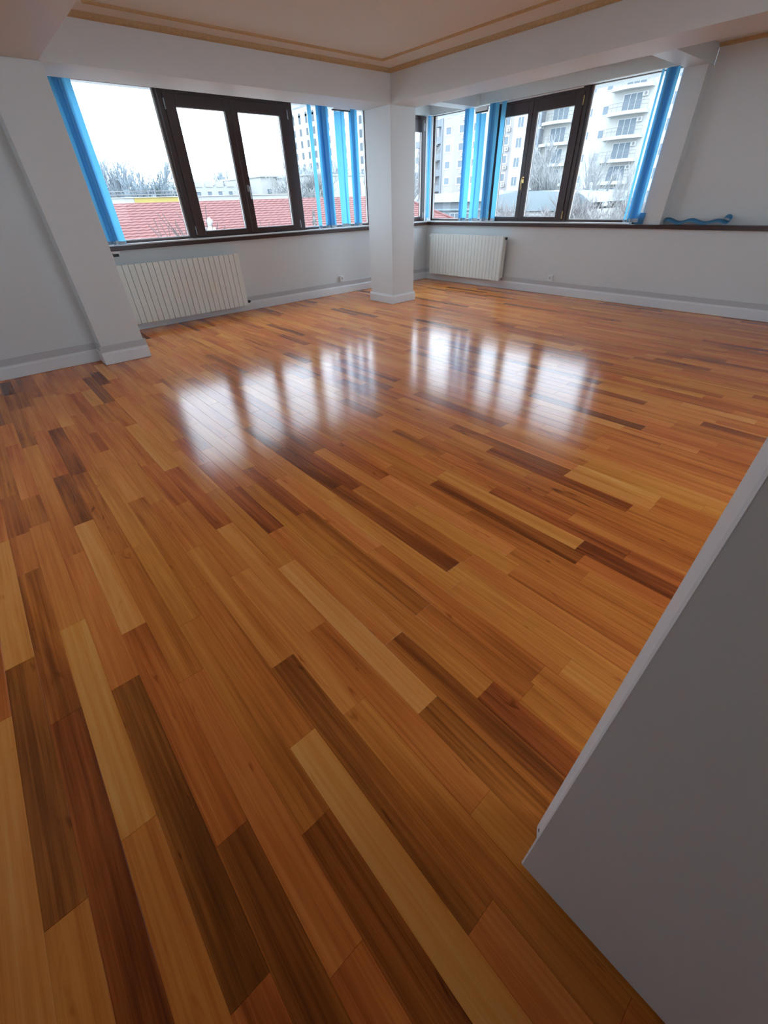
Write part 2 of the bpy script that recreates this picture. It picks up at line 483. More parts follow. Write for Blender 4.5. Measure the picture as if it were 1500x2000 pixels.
# boards read off the photograph: row -> list of (x0, x1, tone)
SPECIAL = {
    0: [(4.30, 5.083, .52), (5.083, 5.931, .80), (5.931, 6.55, .34)], -1: [(4.64, 5.45, .63), (5.45, 6.2, .50)],
    -2: [(4.30, 4.99, .48), (4.99, 5.78, .64), (5.78, 6.6, .50)], -3: [(4.70, 5.49, .56), (5.49, 6.335, .33), (6.335, 7.0, .50)],
    -4: [(3.35, 4.09, .68), (4.09, 4.95, .50), (4.95, 5.752, .45), (5.752, 6.65, .80)], -5: [(4.50, 5.10, .55), (5.10, 5.95, .47), (5.95, 6.7, .20)],
    -6: [(4.48, 5.33, .44), (5.33, 6.19, .55), (6.19, 6.8, .45)], -7: [(4.12, 4.99, .74), (4.99, 5.83, .40), (5.83, 6.6, .30)],
    -8: [(3.55, 4.36, .52), (4.36, 5.205, .60), (5.205, 6.10, .17), (6.10, 6.7, .42)], -9: [(3.98, 4.81, .60), (4.81, 5.66, .72), (5.66, 6.5, .52)],
    -10: [(4.35, 5.20, .36), (5.20, 6.05, .25), (6.05, 6.6, .54)], -11: [(4.02, 4.875, .70), (4.875, 5.72, .27), (5.72, 6.3, .55)],
    -12: [(4.25, 5.08, .42), (5.08, 5.95, .68)], 1: [(4.36, 4.845, .24), (4.845, 5.68, .56)], 2: [(5.18, 6.02, .52), (6.02, 6.6, .32)],
    4: [(4.447, 5.275, .72), (5.275, 6.10, .46)], 5: [(6.145, 6.65, .66)], 7: [(4.34, 4.83, .26), (4.83, 5.6, .52)], 6: [(5.59, 6.4, .62)],
    12: [(5.05, 5.88, .68), (5.88, 6.7, .20)], 13: [(5.35, 6.05, .30)], 19: [(5.535, 5.98, .72)],
}
planks = []
k0 = int(math.floor((YB - Y_REF) / PITCH)); k1 = int(math.ceil((0 - Y_REF) / PITCH))
for k in range(k0, k1 + 1):
    y0 = Y_REF + k * PITCH; y1 = y0 + PITCH
    if y1 <= YB: continue
    y0 = max(y0, YB); y1 = min(y1, -.001)
    if y1 - y0 < .01: continue
    xs = .001 if y0 > -5.6 else 1.10
    sp = sorted(SPECIAL.get(k, []))
    x = xs - rnd.uniform(0, .5)
    i = 0
    while x < XR:
        if i < len(sp) and x >= sp[i][0] - .001:
            a, b, t = sp[i]; i += 1
        else:
            L = rnd.choice((.845, .845, .845, .60, .45))
            a, b = x, x + L
            if i < len(sp):
                gap = sp[i][0] - a
                if b > sp[i][0] - .22: b = sp[i][0] if gap < .95 else a + gap * .5
            t = None
        tone = rnd.gauss(.55, .07) if t is None else .53 + (t - .485) * .86
        if t is None and rnd.random() < .14: tone -= .17
        if t is None and rnd.random() < .10: tone += .15
        aa, bb = max(a, xs), min(b, XR)
        if bb - aa > .02:
            planks.append((aa, bb, y0, y1, max(.12, min(.92, tone)), rnd.random(), rnd.random(), [rnd.gauss(0, .00006) for _ in range(4)]))
        x = b

def plank_geo(pl):
    a, b, y0, y1, t, h, s, dz = pl
    g = .00015; c = .0006
    V = []
    for (ins, z) in ((g, -.014), (g, -.0006), (g + c, 0)):
        for j, (px, py) in enumerate(((a + ins, y0 + ins), (b - ins, y0 + ins), (b - ins, y1 - ins), (a + ins, y1 - ins))):
            V.append((px, py, z + (dz[j] if z > -.01 else 0)))
    F = [(8, 9, 10, 11)]
    for r in (0, 4):
        for j in range(4):
            j2 = (j + 1) % 4
            F.append((r + j, r + j2, r + 4 + j2, r + 4 + j))
    return V, F, (t, h, s, 1.0)

def area_px(pl):
    a, b, y0, y1 = pl[:4]
    best = 0
    n = max(1, int((b - a) / .15)); tot = 0
    for i in range(n):
        xa, xb = a + (b - a) * i / n, a + (b - a) * (i + 1) / n
        q = [proj((xa, y0, 0)), proj((xb, y0, 0)), proj((xb, y1, 0)), proj((xa, y1, 0))]
        if None in q: continue
        cx = sum(p[0] for p in q) / 4; cy = sum(p[1] for p in q) / 4
        if not (0 <= cx <= 1500 and 0 <= cy <= 2000): continue
        # hidden behind the partition
        if cx > 1017 and cy > 1690 - (cx - 1017) * 1.56 and cy < 1690 + (cx - 1017) * 1.06: continue
        tot += abs(sum(q[j][0] * q[(j + 1) % 4][1] - q[(j + 1) % 4][0] * q[j][1] for j in range(4))) / 2
    return tot

floor = struct('floor', MB().box(-.25, XR + .2, YB - .2, .37, -.20, -.0035), M['under'])
order = sorted(planks, key=area_px, reverse=True)
def add_plank_mesh(name, group_, parent):
    V = []; F = []; Tn = []
    for pl in group_:
        v, f, c = plank_geo(pl); n = len(V)
        V += v; F += [tuple(n + i for i in q) for q in f]; Tn += [c] * len(v)
    me = bpy.data.meshes.new(name); me.from_pydata(V, [], F)
    at = me.color_attributes.new('tone', 'FLOAT_COLOR', 'POINT')
    flat = [x for c in Tn for x in c]
    at.data.foreach_set('color', flat)
    me.materials.append(M['wood'])
    o = bpy.data.objects.new(name, me); COL.objects.link(o); attach(o, parent)
    return o
for pl in order[:298]: add_plank_mesh('plank', [pl], floor)
add_plank_mesh('plank_field', order[298:], floor)['kind'] = 'stuff'

# ------------------------------------------------------------------ radiators
def radiator(ax, a0, a1, z0, z1, n, label, valves):
    c = (a0 + a1) / 2
    root = empty('radiator', (.09, c, z0) if ax == 'y' else (c, -.09, z0), label, 'radiator')
    def B(mb, u0, u1, d0, d1, za, zb):
        if ax == 'y': mb.box(d0, d1, u0, u1, za, zb)
        else: mb.box(u0, u1, -d1, -d0, za, zb)
        return mb
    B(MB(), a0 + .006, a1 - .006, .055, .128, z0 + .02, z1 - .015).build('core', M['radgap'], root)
    p = (a1 - a0) / n
    proto = None
    for i in range(n):
        mb = MB(); u = a0 + i * p
        o = B(mb, u + .0022, u + p - .0022, .118, .142, z0, z1 + (.004 if i % 1 == 0 else 0)).build('fin', M['rad'], root, .0035)
    for u in (a0 - .004, a1 - .002):
        B(MB(), u, u + .006, .05, .138, z0 + .006, z1 - .004).build('side_panel', M['rad'], root, .002)
    g = MB()
    for i in range(n * 2):
        u = a0 + (a1 - a0) * (i + .5) / (n * 2)
        B(g, u - p * .17, u + p * .17, .055, .116, z1 - .012, z1 - .004)
    g.build('top_grille', M['rad'], root)
    for u in (a0 + .22, a1 - .22):
        B(MB(), u - .015, u + .015, .002, .056, z0 + .08, z1 - .06).build('wall_bracket', M['chrome'], root)
    for (u, z, mat_, L) in valves:
        mb = MB()
        q = lambda uu, d, zz: (d, uu, zz) if ax == 'y' else (uu, -d, zz)
        s = 1 if u > c else -1
        e = a1 if s > 0 else a0
        mb.tube([q(e - s * .01, .09, z), q(u, .09, z)], .010, 10)
        mb.tube([q(u - s * .004, .09, z), q(u + s * L, .09, z)], .019, 12)
        mb.build('valve', mat_, root, smooth=False)
    return root
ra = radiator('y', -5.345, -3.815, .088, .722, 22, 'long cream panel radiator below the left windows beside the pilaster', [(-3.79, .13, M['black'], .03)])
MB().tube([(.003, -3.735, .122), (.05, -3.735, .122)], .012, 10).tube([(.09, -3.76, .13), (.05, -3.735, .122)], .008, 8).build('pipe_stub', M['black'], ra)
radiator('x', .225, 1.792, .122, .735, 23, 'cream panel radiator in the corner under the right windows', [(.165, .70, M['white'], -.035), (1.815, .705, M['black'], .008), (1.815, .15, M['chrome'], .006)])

# ------------------------------------------------------------------ sockets
def socket(ax, u, z, label):
    root = empty('wall_socket', (.0, u, z - .04) if ax == 'y' else (u, 0, z - .04), label, 'socket', 'surface sockets on the parapet walls')
    def B(mb, u0, u1, d0, d1, za, zb):
        if ax == 'y': mb.box(d0, d1, u0, u1, za, zb)
        else: mb.box(u0, u1, -d1, -d0, za, zb)
        return mb
    B(MB(), u - .036, u + .036, .001, .040, z - .036, z + .036).build('housing', M['white'], root, .006)
    f = MB(); q = lambda uu, d, zz: (d, uu, zz) if ax == 'y' else (uu, -d, zz)
    f.tube([q(u, .0395, z), q(u, .042, z)], .022, 16).build('outlet_ring', M['strip'], root)
    h = MB()
    for s in (-.009, .009): h.tube([q(u + s, .0415, z), q(u + s, .0428, z)], .003, 8)
    h.build('outlet_holes', M['black'], root)
socket('y', -2.035, .225, 'small white socket on the wall between long radiator and pillar')
socket('x', 2.65, .225, 'small white socket right of the corner radiator')

# ------------------------------------------------------------------ vertical blinds
def slat_mesh(p0, p1, zt, zb, bow=.006, sway=0.0, seed=0):
    r = random.Random(seed)
    nu, nz = 5, 9
    V = []; F = []
    d = Vector((p1[0] - p0[0], p1[1] - p0[1], 0)); nrm = Vector((d.y, -d.x, 0)).normalized()
    ph = r.uniform(0, 6)
    for j in range(nz):
        tz = j / (nz - 1); z = zt + (zb - zt) * tz
        off = sway * tz + .0025 * math.sin(ph + tz * 5)
        for i in range(nu):
            tu = i / (nu - 1)
            b = bow * (1 - (2 * tu - 1) ** 2)
            p = Vector((p0[0], p0[1], z)) + d * tu + nrm * (b + .002 * math.sin(ph + tz * 7 + tu * 3)) + d.normalized() * off
            V.append(tuple(p))
    for j in range(nz - 1):
        for i in range(nu - 1):
            F.append((j * nu + i, j * nu + i + 1, (j + 1) * nu + i + 1, (j + 1) * nu + i))
    mb = MB(); mb.v = V; mb.f = F
    return mb

SEED = [0]
def blind(ax, label, rail, slats, zb=.931):
    """slats: (u0, u1, d0, d1, ztop, material[, sway]); u along the wall, d distance from the wall face"""
    c = (rail[0] + rail[1]) / 2
    root = empty('vertical_blind', (.06, c, .93) if ax == 'y' else (c, -.06, .93), label, 'blind')
    P = lambda u, d: (d, u) if ax == 'y' else (u, -d)
    for s in slats:
        u0, u1, d0, d1, zt, mt = s[:6]; sw = s[6] if len(s) > 6 else 0
        SEED[0] += 1
        b = zb + .006 * ((SEED[0] * 7) % 5 - 2) / 2
        o = slat_mesh(P(u0, d0), P(u1, d1), zt, b, .005, sw, SEED[0]).build('slat', M[mt], root, smooth=True, recalc=False)
        a0, a1 = P(u0, d0), P(u1, d1)
        dd = Vector((a1[0] - a0[0], a1[1] - a0[1], 0)); nn = Vector((dd.y, -dd.x, 0)).normalized() * .0025
        q0 = Vector((*a0, 0)) + dd * .05 + dd.normalized() * sw; q1 = Vector((*a0, 0)) + dd * .95 + dd.normalized() * sw
        q0 += nn * 1.2; q1 += nn * 1.2
        MB().prism([tuple((q0 - nn)[:2]), tuple((q1 - nn)[:2]), tuple((q1 + nn)[:2]), tuple((q0 + nn)[:2])], b + .001, b + .032).build('bottom_weight', M['weight'], o)
    if rail[2]:
        mb = MB()
        if ax == 'y': mb.box(.045, .075, rail[0], rail[1], rail[2], rail[3])
        else: mb.box(rail[0], rail[1], -.075, -.045, rail[2], rail[3])
        mb.build('headrail', M['white'], root, .002)
    us = sorted(x for s in slats for x in s[:2])
    ch = MB()
    cc = [P(us[0] + (us[-1] - us[0]) * i / 16, .064) for i in range(17)]
    ch.tube([(q[0], q[1], zb + .004 - .003 * math.sin(PI * (i % 4) / 4)) for i, q in enumerate(cc)], .0022, 5)
    ch.build('bead_chain', M['white'], root)
    return root
b, pb = 'blue', 'paleblue'
T = 2.292
blind('y', 'bunch of blue vertical blind slats at the left end of the left windows', (-5.325, -4.30, 2.292, 2.30),
      [(-5.325, -5.262, .10, .05, T, pb), (-5.290, -5.225, .105, .03, T, b), (-5.268, -5.205, .11, .035, T, b), (-5.240, -5.185, .10, .04, T, b), (-5.212, -5.120, .062, .056, T, pb)], .926)
blind('y', 'blue vertical blind slats left of the pillar over the red roof view', (-2.45, -1.52, 2.292, 2.30),
      [(-2.405, -2.343, .060, .060, T, pb), (-2.284, -2.190, .075, .035, T, b), (-2.255, -2.155, .085, .045, T, b), (-2.220, -2.125, .07, .03, T, b), (-2.190, -2.100, .085, .05, T, b), (-2.150, -2.068, .06, .05, T, b),
       (-1.972, -1.850, .060, .064, 2.236, pb), (-1.868, -1.797, .052, .058, 2.240, pb), (-1.735, -1.655, .075, .04, T, b), (-1.705, -1.62, .085, .05, T, b), (-1.66, -1.565, .06, .055, T, b)])
sg = empty('fallen_headrail', (.06, -1.83, 2.24), 'white and dark rail end hanging above the shorter blue slats', 'blind rail')
MB().box(.040, .080, -1.99, -1.70, 2.252, 2.291).build('rail_housing', M['white'], sg, .003)
MB().box(.046, .074, -2.00, -1.69, 2.2405, 2.2515).build('carrier_track', M['black'], sg, .001)
blind('y', 'narrow bunch of blue slats in the corner behind the pillar', (-.15, -.01, 2.292, 2.30),
      [(-.130, -.075, .085, .05, T, b), (-.105, -.05, .075, .045, T, b), (-.082, -.022, .06, .055, T, pb)])
blind('x', 'blue vertical blind slats above the corner radiator', (.74, 1.56, 2.292, 2.30),
      [(.770, .850, .05, .085, T, b), (.790, .858, .075, .06, T, b), (.850, .950, .060, .058, T, pb), (1.000, 1.095, .060, .064, 2.215, pb), (1.070, 1.180, .052, .056, 2.205, pb),
       (1.225, 1.300, .05, .085, T, b), (1.250, 1.330, .04, .075, T, b), (1.275, 1.345, .075, .06, T, b), (1.325, 1.395, .06, .058, T, pb), (1.440, 1.520, .060, .060, T, pb)])
blind('x', 'bunch of blue slats at the right end of the right windows beside the pier', (2.70, 3.73, 2.292, 2.30),
      [(3.525, 3.550, .06, .06, T, pb), (3.565, 3.635, .05, .085, T, b), (3.590, 3.660, .045, .075, T, b), (3.610, 3.680, .075, .055, T, b), (3.645, 3.712, .062, .058, T, pb)])
hd = empty('hanging_rail', (1.09, -.06, 2.22), 'white rail end hanging above the shorter slats of the right windows', 'blind rail')
MB().box(.985, 1.20, -.080, -.040, 2.232, 2.275).build('rail_housing', M['white'], hd, .003)
MB().box(.99, 1.195, -.074, -.046, 2.218, 2.2315).build('carrier_track', M['black'], hd, .001)

# loose slats lying on the right sill
def ribbon(name, pts, width_vec, mat, parent=None):
    mb = MB(); wv = Vector(width_vec)
    for i in range(len(pts) - 1):
        p, q = Vector(pts[i]), Vector(pts[i + 1])
        mb.face([p, q, q + wv, p + wv])
    bm = bmesh.new()
    me = bpy.data.meshes.new(name); me.from_pydata(mb.v, [], mb.f)
    bm.from_mesh(me); bmesh.ops.remove_doubles(bm, verts=bm.verts, dist=1e-5); bm.to_mesh(me); bm.free()
    for p in me.polygons: p.use_smooth = True
    me.materials.append(mat)
    o = bpy.data.objects.new(name, me); COL.objects.link(o)
    sm = o.modifiers.new('thickness', 'SOLIDIFY'); sm.thickness = .0012; sm.offset = 0
    attach(o, parent)
    return o
pts = []
for i in range(61):
    t = i / 60
    x = 3.985 + .66 * t
    z = .9085 + .036 * (math.sin(t * 7.6 + 1.25) ** 2) * (1 - .35 * t)
    pts.append((x, .010 + .015 * math.sin(t * 9), z))
for i in range(1, 13):      # curled back at the end
    a = -PI / 2 + i / 12 * 1.55 * PI
    pts.append((4.645 + .035 * math.cos(a) - .01 * i / 12, .010 + .015 * math.sin(9), .945 + .030 * math.sin(a)))
fr = empty('discarded_blind_strip', (4.3, .04, .905), 'loose wavy blue blind slat lying on the sill right of the pier', 'blind slat')
ribbon('fabric_strip', pts, (0, .065, .030), M['blue'], fr)
MB().box(4.02, 4.07, .02, .085, .9055, .9085).build('end_weight', M['weight'], fr)
pts = []
for i in range(15):
    t = i / 14
    pts.append((3.660 + .105 * t, -.048 + .010 * math.sin(t * PI), .9100))
fs = empty('folded_blind_strip', (3.70, -.03, .905), 'short folded blue strip standing on the sill below the right bunch', 'blind slat')
ribbon('fabric_fold', pts, (.012, 0, .115), M['blue'], fs)
ribbon('fabric_fold', [(p[0] + .002, p[1] + .016, p[2]) for p in pts], (.006, 0, .09), M['blue'], fs)

# ================================================================== outside
GZ = -7.5
M['ground'] = pmat('yard_ground', (0.42, 0.42, 0.40), 0.9, 0.2, var=0.4, vscale=.3)
M['tile'] = pmat('red_roof_tile', (0.165, 0.062, 0.055), 0.7, 0.3, var=0.18, vscale=2.5)
M['render_w'] = pmat('white_render', (0.36, 0.36, 0.345), 0.85, 0.2, var=0.10, vscale=.4)
M['render_p'] = pmat('pinkish_render', (0.285, 0.265, 0.262), 0.85, 0.2, var=0.08, vscale=.4)
M['render_g'] = pmat('grey_render', (0.185, 0.20, 0.215), 0.85, 0.2, var=0.12, vscale=.4)
M['render_c'] = pmat('cream_render', (0.34, 0.335, 0.315), 0.85, 0.2, var=0.12, vscale=.3)
M['yellow'] = pmat('yellow_render', (0.33, 0.26, 0.085), 0.85, 0.2, var=0.1, vscale=.6)
M['pinktrim'] = pmat('dusty_pink_panel', (0.22, 0.13, 0.13), 0.8, 0.2, var=0.1)
M['flatroof'] = pmat('pale_roof_sheet', (0.33, 0.35, 0.36), 0.6, 0.3, var=0.08, vscale=.5)
M['shedroof'] = pmat('blue_grey_sheet', (0.20, 0.235, 0.25), 0.55, 0.3, var=0.1, vscale=.8)
M['farglass'] = pmat('far_window_glass', (0.155, 0.185, 0.21), 0.6, 0.2, var=0.3, vscale=.7)
M['towerglass'] = pmat('tower_window_glass', (0.075, 0.092, 0.105), 0.6, 0.2, var=0.2, vscale=.3)
M['sapling'] = pmat('sapling_bark', (0.11, 0.095, 0.09), 0.9, 0.2, var=0.2, vscale=6)
M['pvc'] = pmat('white_window_frame', (0.42, 0.42, 0.42), 0.5, 0.4, var=0.05)
M['rail'] = pmat('grey_railing', (0.15, 0.14, 0.14), 0.5, 0.4, var=0.1)
M['acunit'] = pmat('air_conditioner_case', (0.34, 0.34, 0.33), 0.5, 0.4, var=0.05)
M['bark'] = pmat('pale_bark', (0.31, 0.31, 0.305), 0.9, 0.2, var=0.25, vscale=4)
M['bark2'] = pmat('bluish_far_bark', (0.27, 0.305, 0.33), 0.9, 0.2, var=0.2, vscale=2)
M['twig'] = pmat('brown_twig', (0.26, 0.24, 0.235), 0.9, 0.2, var=0.2, vscale=6)
M['conifer'] = pmat('grey_green_needles', (0.14, 0.175, 0.175), 0.9, 0.2, var=0.35, vscale=5)

struct('ground', MB().box(-260, 60, -80, 200, GZ - .5, GZ), M['ground'])
# the building's own outer walls below the windows
struct('wall_outer', MB().box(-.30, -.25, -12, .40, GZ, .85).box(-.30, 12, .37, .42, GZ, .85), M['render_w'])

# ---- house with the red tiled roof
def red_roof():
    root = empty('red_roof_house', (-24, 6, GZ), 'house with wide red tiled roof just below the left windows', 'house')
    ya, yr = -14.0, 23.3
    rz, rx, sl = 1.47, -26.0, .40
    hip = lambda x: yr + .6 * abs(x - rx)
    MB().box(-33.5, -18.5, ya + .5, 27, GZ, -1.9).build('wall', M['render_w'], root)
    n = 27; dx = 8.1 / n
    for i in range(n):
        x0 = rx + i * dx; x1 = x0 + dx * 1.04
        mb = MB(); y = ya; row = []
        step = .11
        ye = hip(x0)
        k = int((ye - ya) / step)
        for j in range(k + 1):
            y = ya + (ye - ya) * j / k
            wv = .014 * math.sin(j * PI / 2 + .4)
            za = rz - sl * (x0 - rx) + wv + .0; zb = rz - sl * (x1 - rx) + wv + .045
            row.append(((x0, y, za), (x1, y + (.6 * dx if j == k else 0), zb), (x1, y + (.6 * dx if j == k else 0), zb - .06)))
        V = [p for r in row for p in r]; F = []
        for j in range(k):
            a = j * 3
            F += [(a, a + 1, a + 4, a + 3), (a + 1, a + 2, a + 5, a + 4)]
        mb.v = V; mb.f = F
        mb.build('tile_course', M['tile'], root, recalc=False)
    # far slope and hip end
    mb = MB()
    mb.face([(rx, ya, rz), (rx, yr, rz), (rx - 8, yr + 4.8, rz - 3.2), (rx - 8, ya, rz - 3.2)])
    mb.face([(rx, yr, rz), (rx + 8.1, hip(rx + 8.1), rz - 3.24), (rx - 8, yr + 4.8, rz - 3.2)])
    mb.build('far_slope', M['tile'], root)
    MB().tube([(rx, ya, rz - .02), (rx, yr, rz - .02)], .06, 8).build('ridge_cap', M['tile'], root)
    MB().tube([(rx, yr, rz + .04), (rx + 8.1, hip(rx + 8.1), rz - 3.2)], .10, 8).build('hip_cap', M['tile'], root)
red_roof()
vent = empty('roof_vent', (-22.35, 5.05, -.1), 'small white roof vent with grey cowl on the red roof', 'vent')
vx, vy = -22.35, 5.05
vz = 1.47 - .40 * (vx + 26)
MB().prism([(vx - .32, vy - .22), (vx + .28, vy - .22), (vx + .28, vy + .22), (vx - .32, vy + .22)], vz - .14, vz + .22).build('base', M['pvc'], vent, .02)
MB().tube([(vx, vy, vz + .2), (vx, vy, vz + .45)], .10, 12).build('pipe', M['flatroof'], vent)
MB().tube([(vx - .02, vy - .05, vz + .42), (vx + .05, vy + .16, vz + .62)], .19, 14, .14).build('cowl', M['flatroof'], vent, smooth=False)

# ---- terrace parapet behind the roof
tp = empty('terrace_building', (-45, 12, GZ), 'low white building with yellow parapet band and railing behind the red roof', 'building')
MB().box(-52, -45, -6, 25.0, GZ, 2.03).build('wall', M['render_w'], tp)
MB().box(-45.0, -44.94, 7.7, 12.4, 1.40, 2.02).build('yellow_band', M['yellow'], tp)
MB().box(-45.1, -44.85, -6, 25, 2.03, 2.08).build('coping', M['pvc'], tp)
for z in (2.25, 2.50): MB().tube([(-45, -6, z), (-45, 13.2, z)], .032, 6).build('rail', M['rail'], tp)
for i in range(12): MB().tube([(-45, -6 + 1.75 * i, 2.0), (-45, -6 + 1.75 * i, 2.52)], .022, 6).build('rail_post', M['rail'], tp)

def far_window(parent, ax, u0, u1, z0, z1, d, sgn, frame=.09, mullion=0, mat='farglass'):
    """window on a facade: ax 'x' facade faces -y at y = d, ax 'y' faces +x at x = d"""
    def B(mb, a0, a1, o0, o1, za, zb):
        if ax == 'x': mb.box(a0, a1, d - o1, d - o0, za, zb)
        else: mb.box(d + o0, d + o1, a0, a1, za, zb)
        return mb
    f = MB()
    B(f, u0 - frame, u0, -.05, .07, z0 - frame, z1 + frame); B(f, u1, u1 + frame, -.05, .07, z0 - frame, z1 + frame)
    B(f, u0, u1, -.05, .07, z0 - frame, z0); B(f, u0, u1, -.05, .07, z1, z1 + frame)
    for i in range(mullion):
        m_ = u0 + (u1 - u0) * (i + 1) / (mullion + 1)
        B(f, m_ - .04, m_ + .04, -.05, .06, z0, z1)
    o = f.build('window_frame', M['pvc'], parent)
    B(MB(), u0, u1, -.04, .02, z0, z1).build('pane', M[mat], o)
    return o

def ac_unit(parent, x, z, y):
    o = MB().box(x, x + .85, y - .36, y, z, z + .58).build('air_conditioner', M['acunit'], parent, .03)
    MB().tube([(x + .5, y - .37, z + .29), (x + .5, y - .355, z + .29)], .21, 16).build('fan_grille', M['rail'], o)

# ---- crenellated cream building
cb = empty('cream_hall', (-70, 30, GZ), 'long cream building with notched roof edge seen through the left casement', 'building')
MB().box(-82, -70, 20, 35.2, GZ, 3.55).build('wall', M['render_c'], cb)
for i in range(9):
    u = 20.2 + 1.68 * i
    MB().box(-70.6, -69.9, u, u + 1.15, 3.5, 4.15).build('roof_block', M['render_c'], cb)
    far_window(cb, 'y', u + .1, u + .75, 2.2, 2.95, -70, 1, .06)
gb = empty('flat_roof_hall', (-66, 38, GZ), 'pale flat roofed building with a row of small windows behind bare branches', 'building')
MB().box(-80, -66, 32.4, 41.0, GZ, 4.55).build('wall', M['render_c'], gb)
MB().box(-80.2, -65.7, 32.2, 41.2, 4.5, 4.72).build('roof_edge', M['flatroof'], gb)
for i in range(6):
    far_window(gb, 'y', 33.2 + 1.25 * i, 33.95 + 1.25 * i, 2.35, 3.05, -66, 1, .06)
wb_ = empty('white_annex', (-60, 42, GZ), 'white annex with dusty pink window panels left of the blue slats', 'building')
MB().box(-72, -58, 35.2, 47, GZ, 4.35).build('wall', M['render_w'], wb_)
MB().box(-72.2, -57.8, 35.0, 47.2, 4.30, 4.45).build('coping', M['flatroof'], wb_)
for u in (36.0, 39.0, 42.0, 44.6):
    MB().box(-58.0, -57.93, u, u + .75, 1.95, 3.55).build('window_panel', M['pinktrim'], wb_)

# ---- tall white block far left
tb = empty('white_tower_block', (-138, 96, GZ), 'tall white tower block with rows of arched windows far behind the left windows', 'building')
MB().box(-163, -112, 96, 112, GZ, 31).build('wall', M['render_w'], tb)
MB().box(-155.5, -146, 95.5, 97, 27.0, 28.2).build('pediment', M['render_w'], tb)
MB().box(-154.5, -147, 95.9, 96.1, 25.6, 26.0).build('cornice', M['render_g'], tb)
for r in range(6):
    z = 22.4 - 2.95 * r
    for c in range(10):
        x = -155.6 + 3.95 * c
        wf = MB(); h = 1.75 if r else 2.1
        wf.box(x, x + 1.15, 95.93, 96.05, z - .6, z - .6 + h)
        o = wf.build('window', M['towerglass'], tb)
        if r == 0:
            a = MB(); a.tube([(x + .575, 95.93, z - .6 + h), (x + .575, 96.0, z - .6 + h)], .575, 14); a.build('arch', M['towerglass'], o)

# ---- pinkish apartment block
pk = empty('pink_apartment_block', (-70, 85, GZ), 'pale pinkish apartment block with square windows behind the corner windows', 'building')
MB().box(-77.2, -58.0, 85, 99, GZ, 21).build('wall', M['render_p'], pk)
MB().box(-80.2, -77.2, 87.0, 99, GZ, 21).build('recess_wall', M['render_g'], pk)
MB().box(-77.6, -77.15, 84.8, 85.3, GZ, 21).build('drain_pipe', M['render_g'], pk)
for r in range(8):
    z = 18.0 - 2.86 * r
    for c, x in enumerate((-76.2, -72.4, -68.5, -64.6, -61.0)):
        far_window(pk, 'x', x, x + 1.4, z - .1, z + 1.05, 85, 1, .22)
        if c >= 1: ac_unit(pk, x + .9, z - 1.1, 85)
    MB().box(-80.6, -77.3, 85.8, 87.2, z - 1.3, z - .1).build('balcony', M['render_g'], pk)
lb_ = empty('balcony_block', (-86, 90, GZ), 'grey apartment block with stacked balconies right beside the pillar', 'building')
MB().box(-90, -80.4, 90, 102, GZ, 15.5).build('wall', M['render_p'], lb_)
for r in range(6):
    z = 11.2 - 2.86 * r
    MB().box(-89.0, -81.5, 88.2, 90, z - .25, z + .95).build('balcony', M['render_g'], lb_, .05)
    far_window(lb_, 'x', -87.5, -84.5, z + 1.0, z + 2.2, 90, 1, .08, 1)

# ---- white apartment block with curved balconies
ap = empty('white_apartment_block', (-43, 84, GZ), 'white apartment block with curved balconies behind the right windows', 'building')
MB().box(-58.0, -25.0, 84, 98, GZ, 21).build('wall', M['render_w'], ap)
def balcony(x0, x1, z):
    n = 14; pts = []
    for i in range(n + 1):
        t = i / n; x = x0 + (x1 - x0) * t
        pts.append((x, 83.4 - 1.25 * math.sin(PI * (.12 + .76 * t))))
    poly = pts + [(x1, 84.05), (x0, 84.05)]
    sl = MB().prism(poly, z - .42, z).build('balcony_slab', M['render_w'], ap)
    for h in (.55, 1.0):
        MB().tube([(p[0], p[1] + .06, z + h) for p in pts], .028, 5).build('handrail', M['rail'], sl)
    for i in range(0, n + 1, 2):
        MB().tube([(pts[i][0], pts[i][1] + .06, z), (pts[i][0], pts[i][1] + .06, z + 1.0)], .022, 5).build('baluster', M['rail'], sl)
    back = MB().box(x0 + .1, x1 - .1, 83.98, 84.02, z, z + 2.45)
    back.build('recess_wall', M['render_c'], sl)
    c = (x0 + x1) / 2
    far_window(ap, 'x', c - 1.25, c + 1.65, z + .08, z + 2.05, 83.96, 1, .08, 2)
for r in range(8):
    z = 17.25 - 2.93 * r
    balcony(-39.3, -33.0, z)
    balcony(-51.4, -45.5, z + .1)
    far_window(ap, 'x', -43.25, -42.35, z + .05, z + 1.05, 84, 1, .10)
    far_window(ap, 'x', -40.55, -39.65, z + .05, z + 1.05, 84, 1, .10)
    far_window(ap, 'x', -53.6, -52.2, z + .1, z + 1.5, 84, 1, .10, 1)
    far_window(ap, 'x', -57.0, -55.8, z + .1, z + 1.5, 84, 1, .10, 1)
    far_window(ap, 'x', -30.5, -29.3, z + .1, z + 1.5, 84, 1, .10, 1)
    ac_unit(ap, -34.5, z + 1.55, 84)
    ac_unit(ap, -52.0, z - .75, 84)
    MB().box(-51.6, -51.25, 82.6, 84, z - .3, z + 2.3).build('screen_wall', M['render_g'], ap)

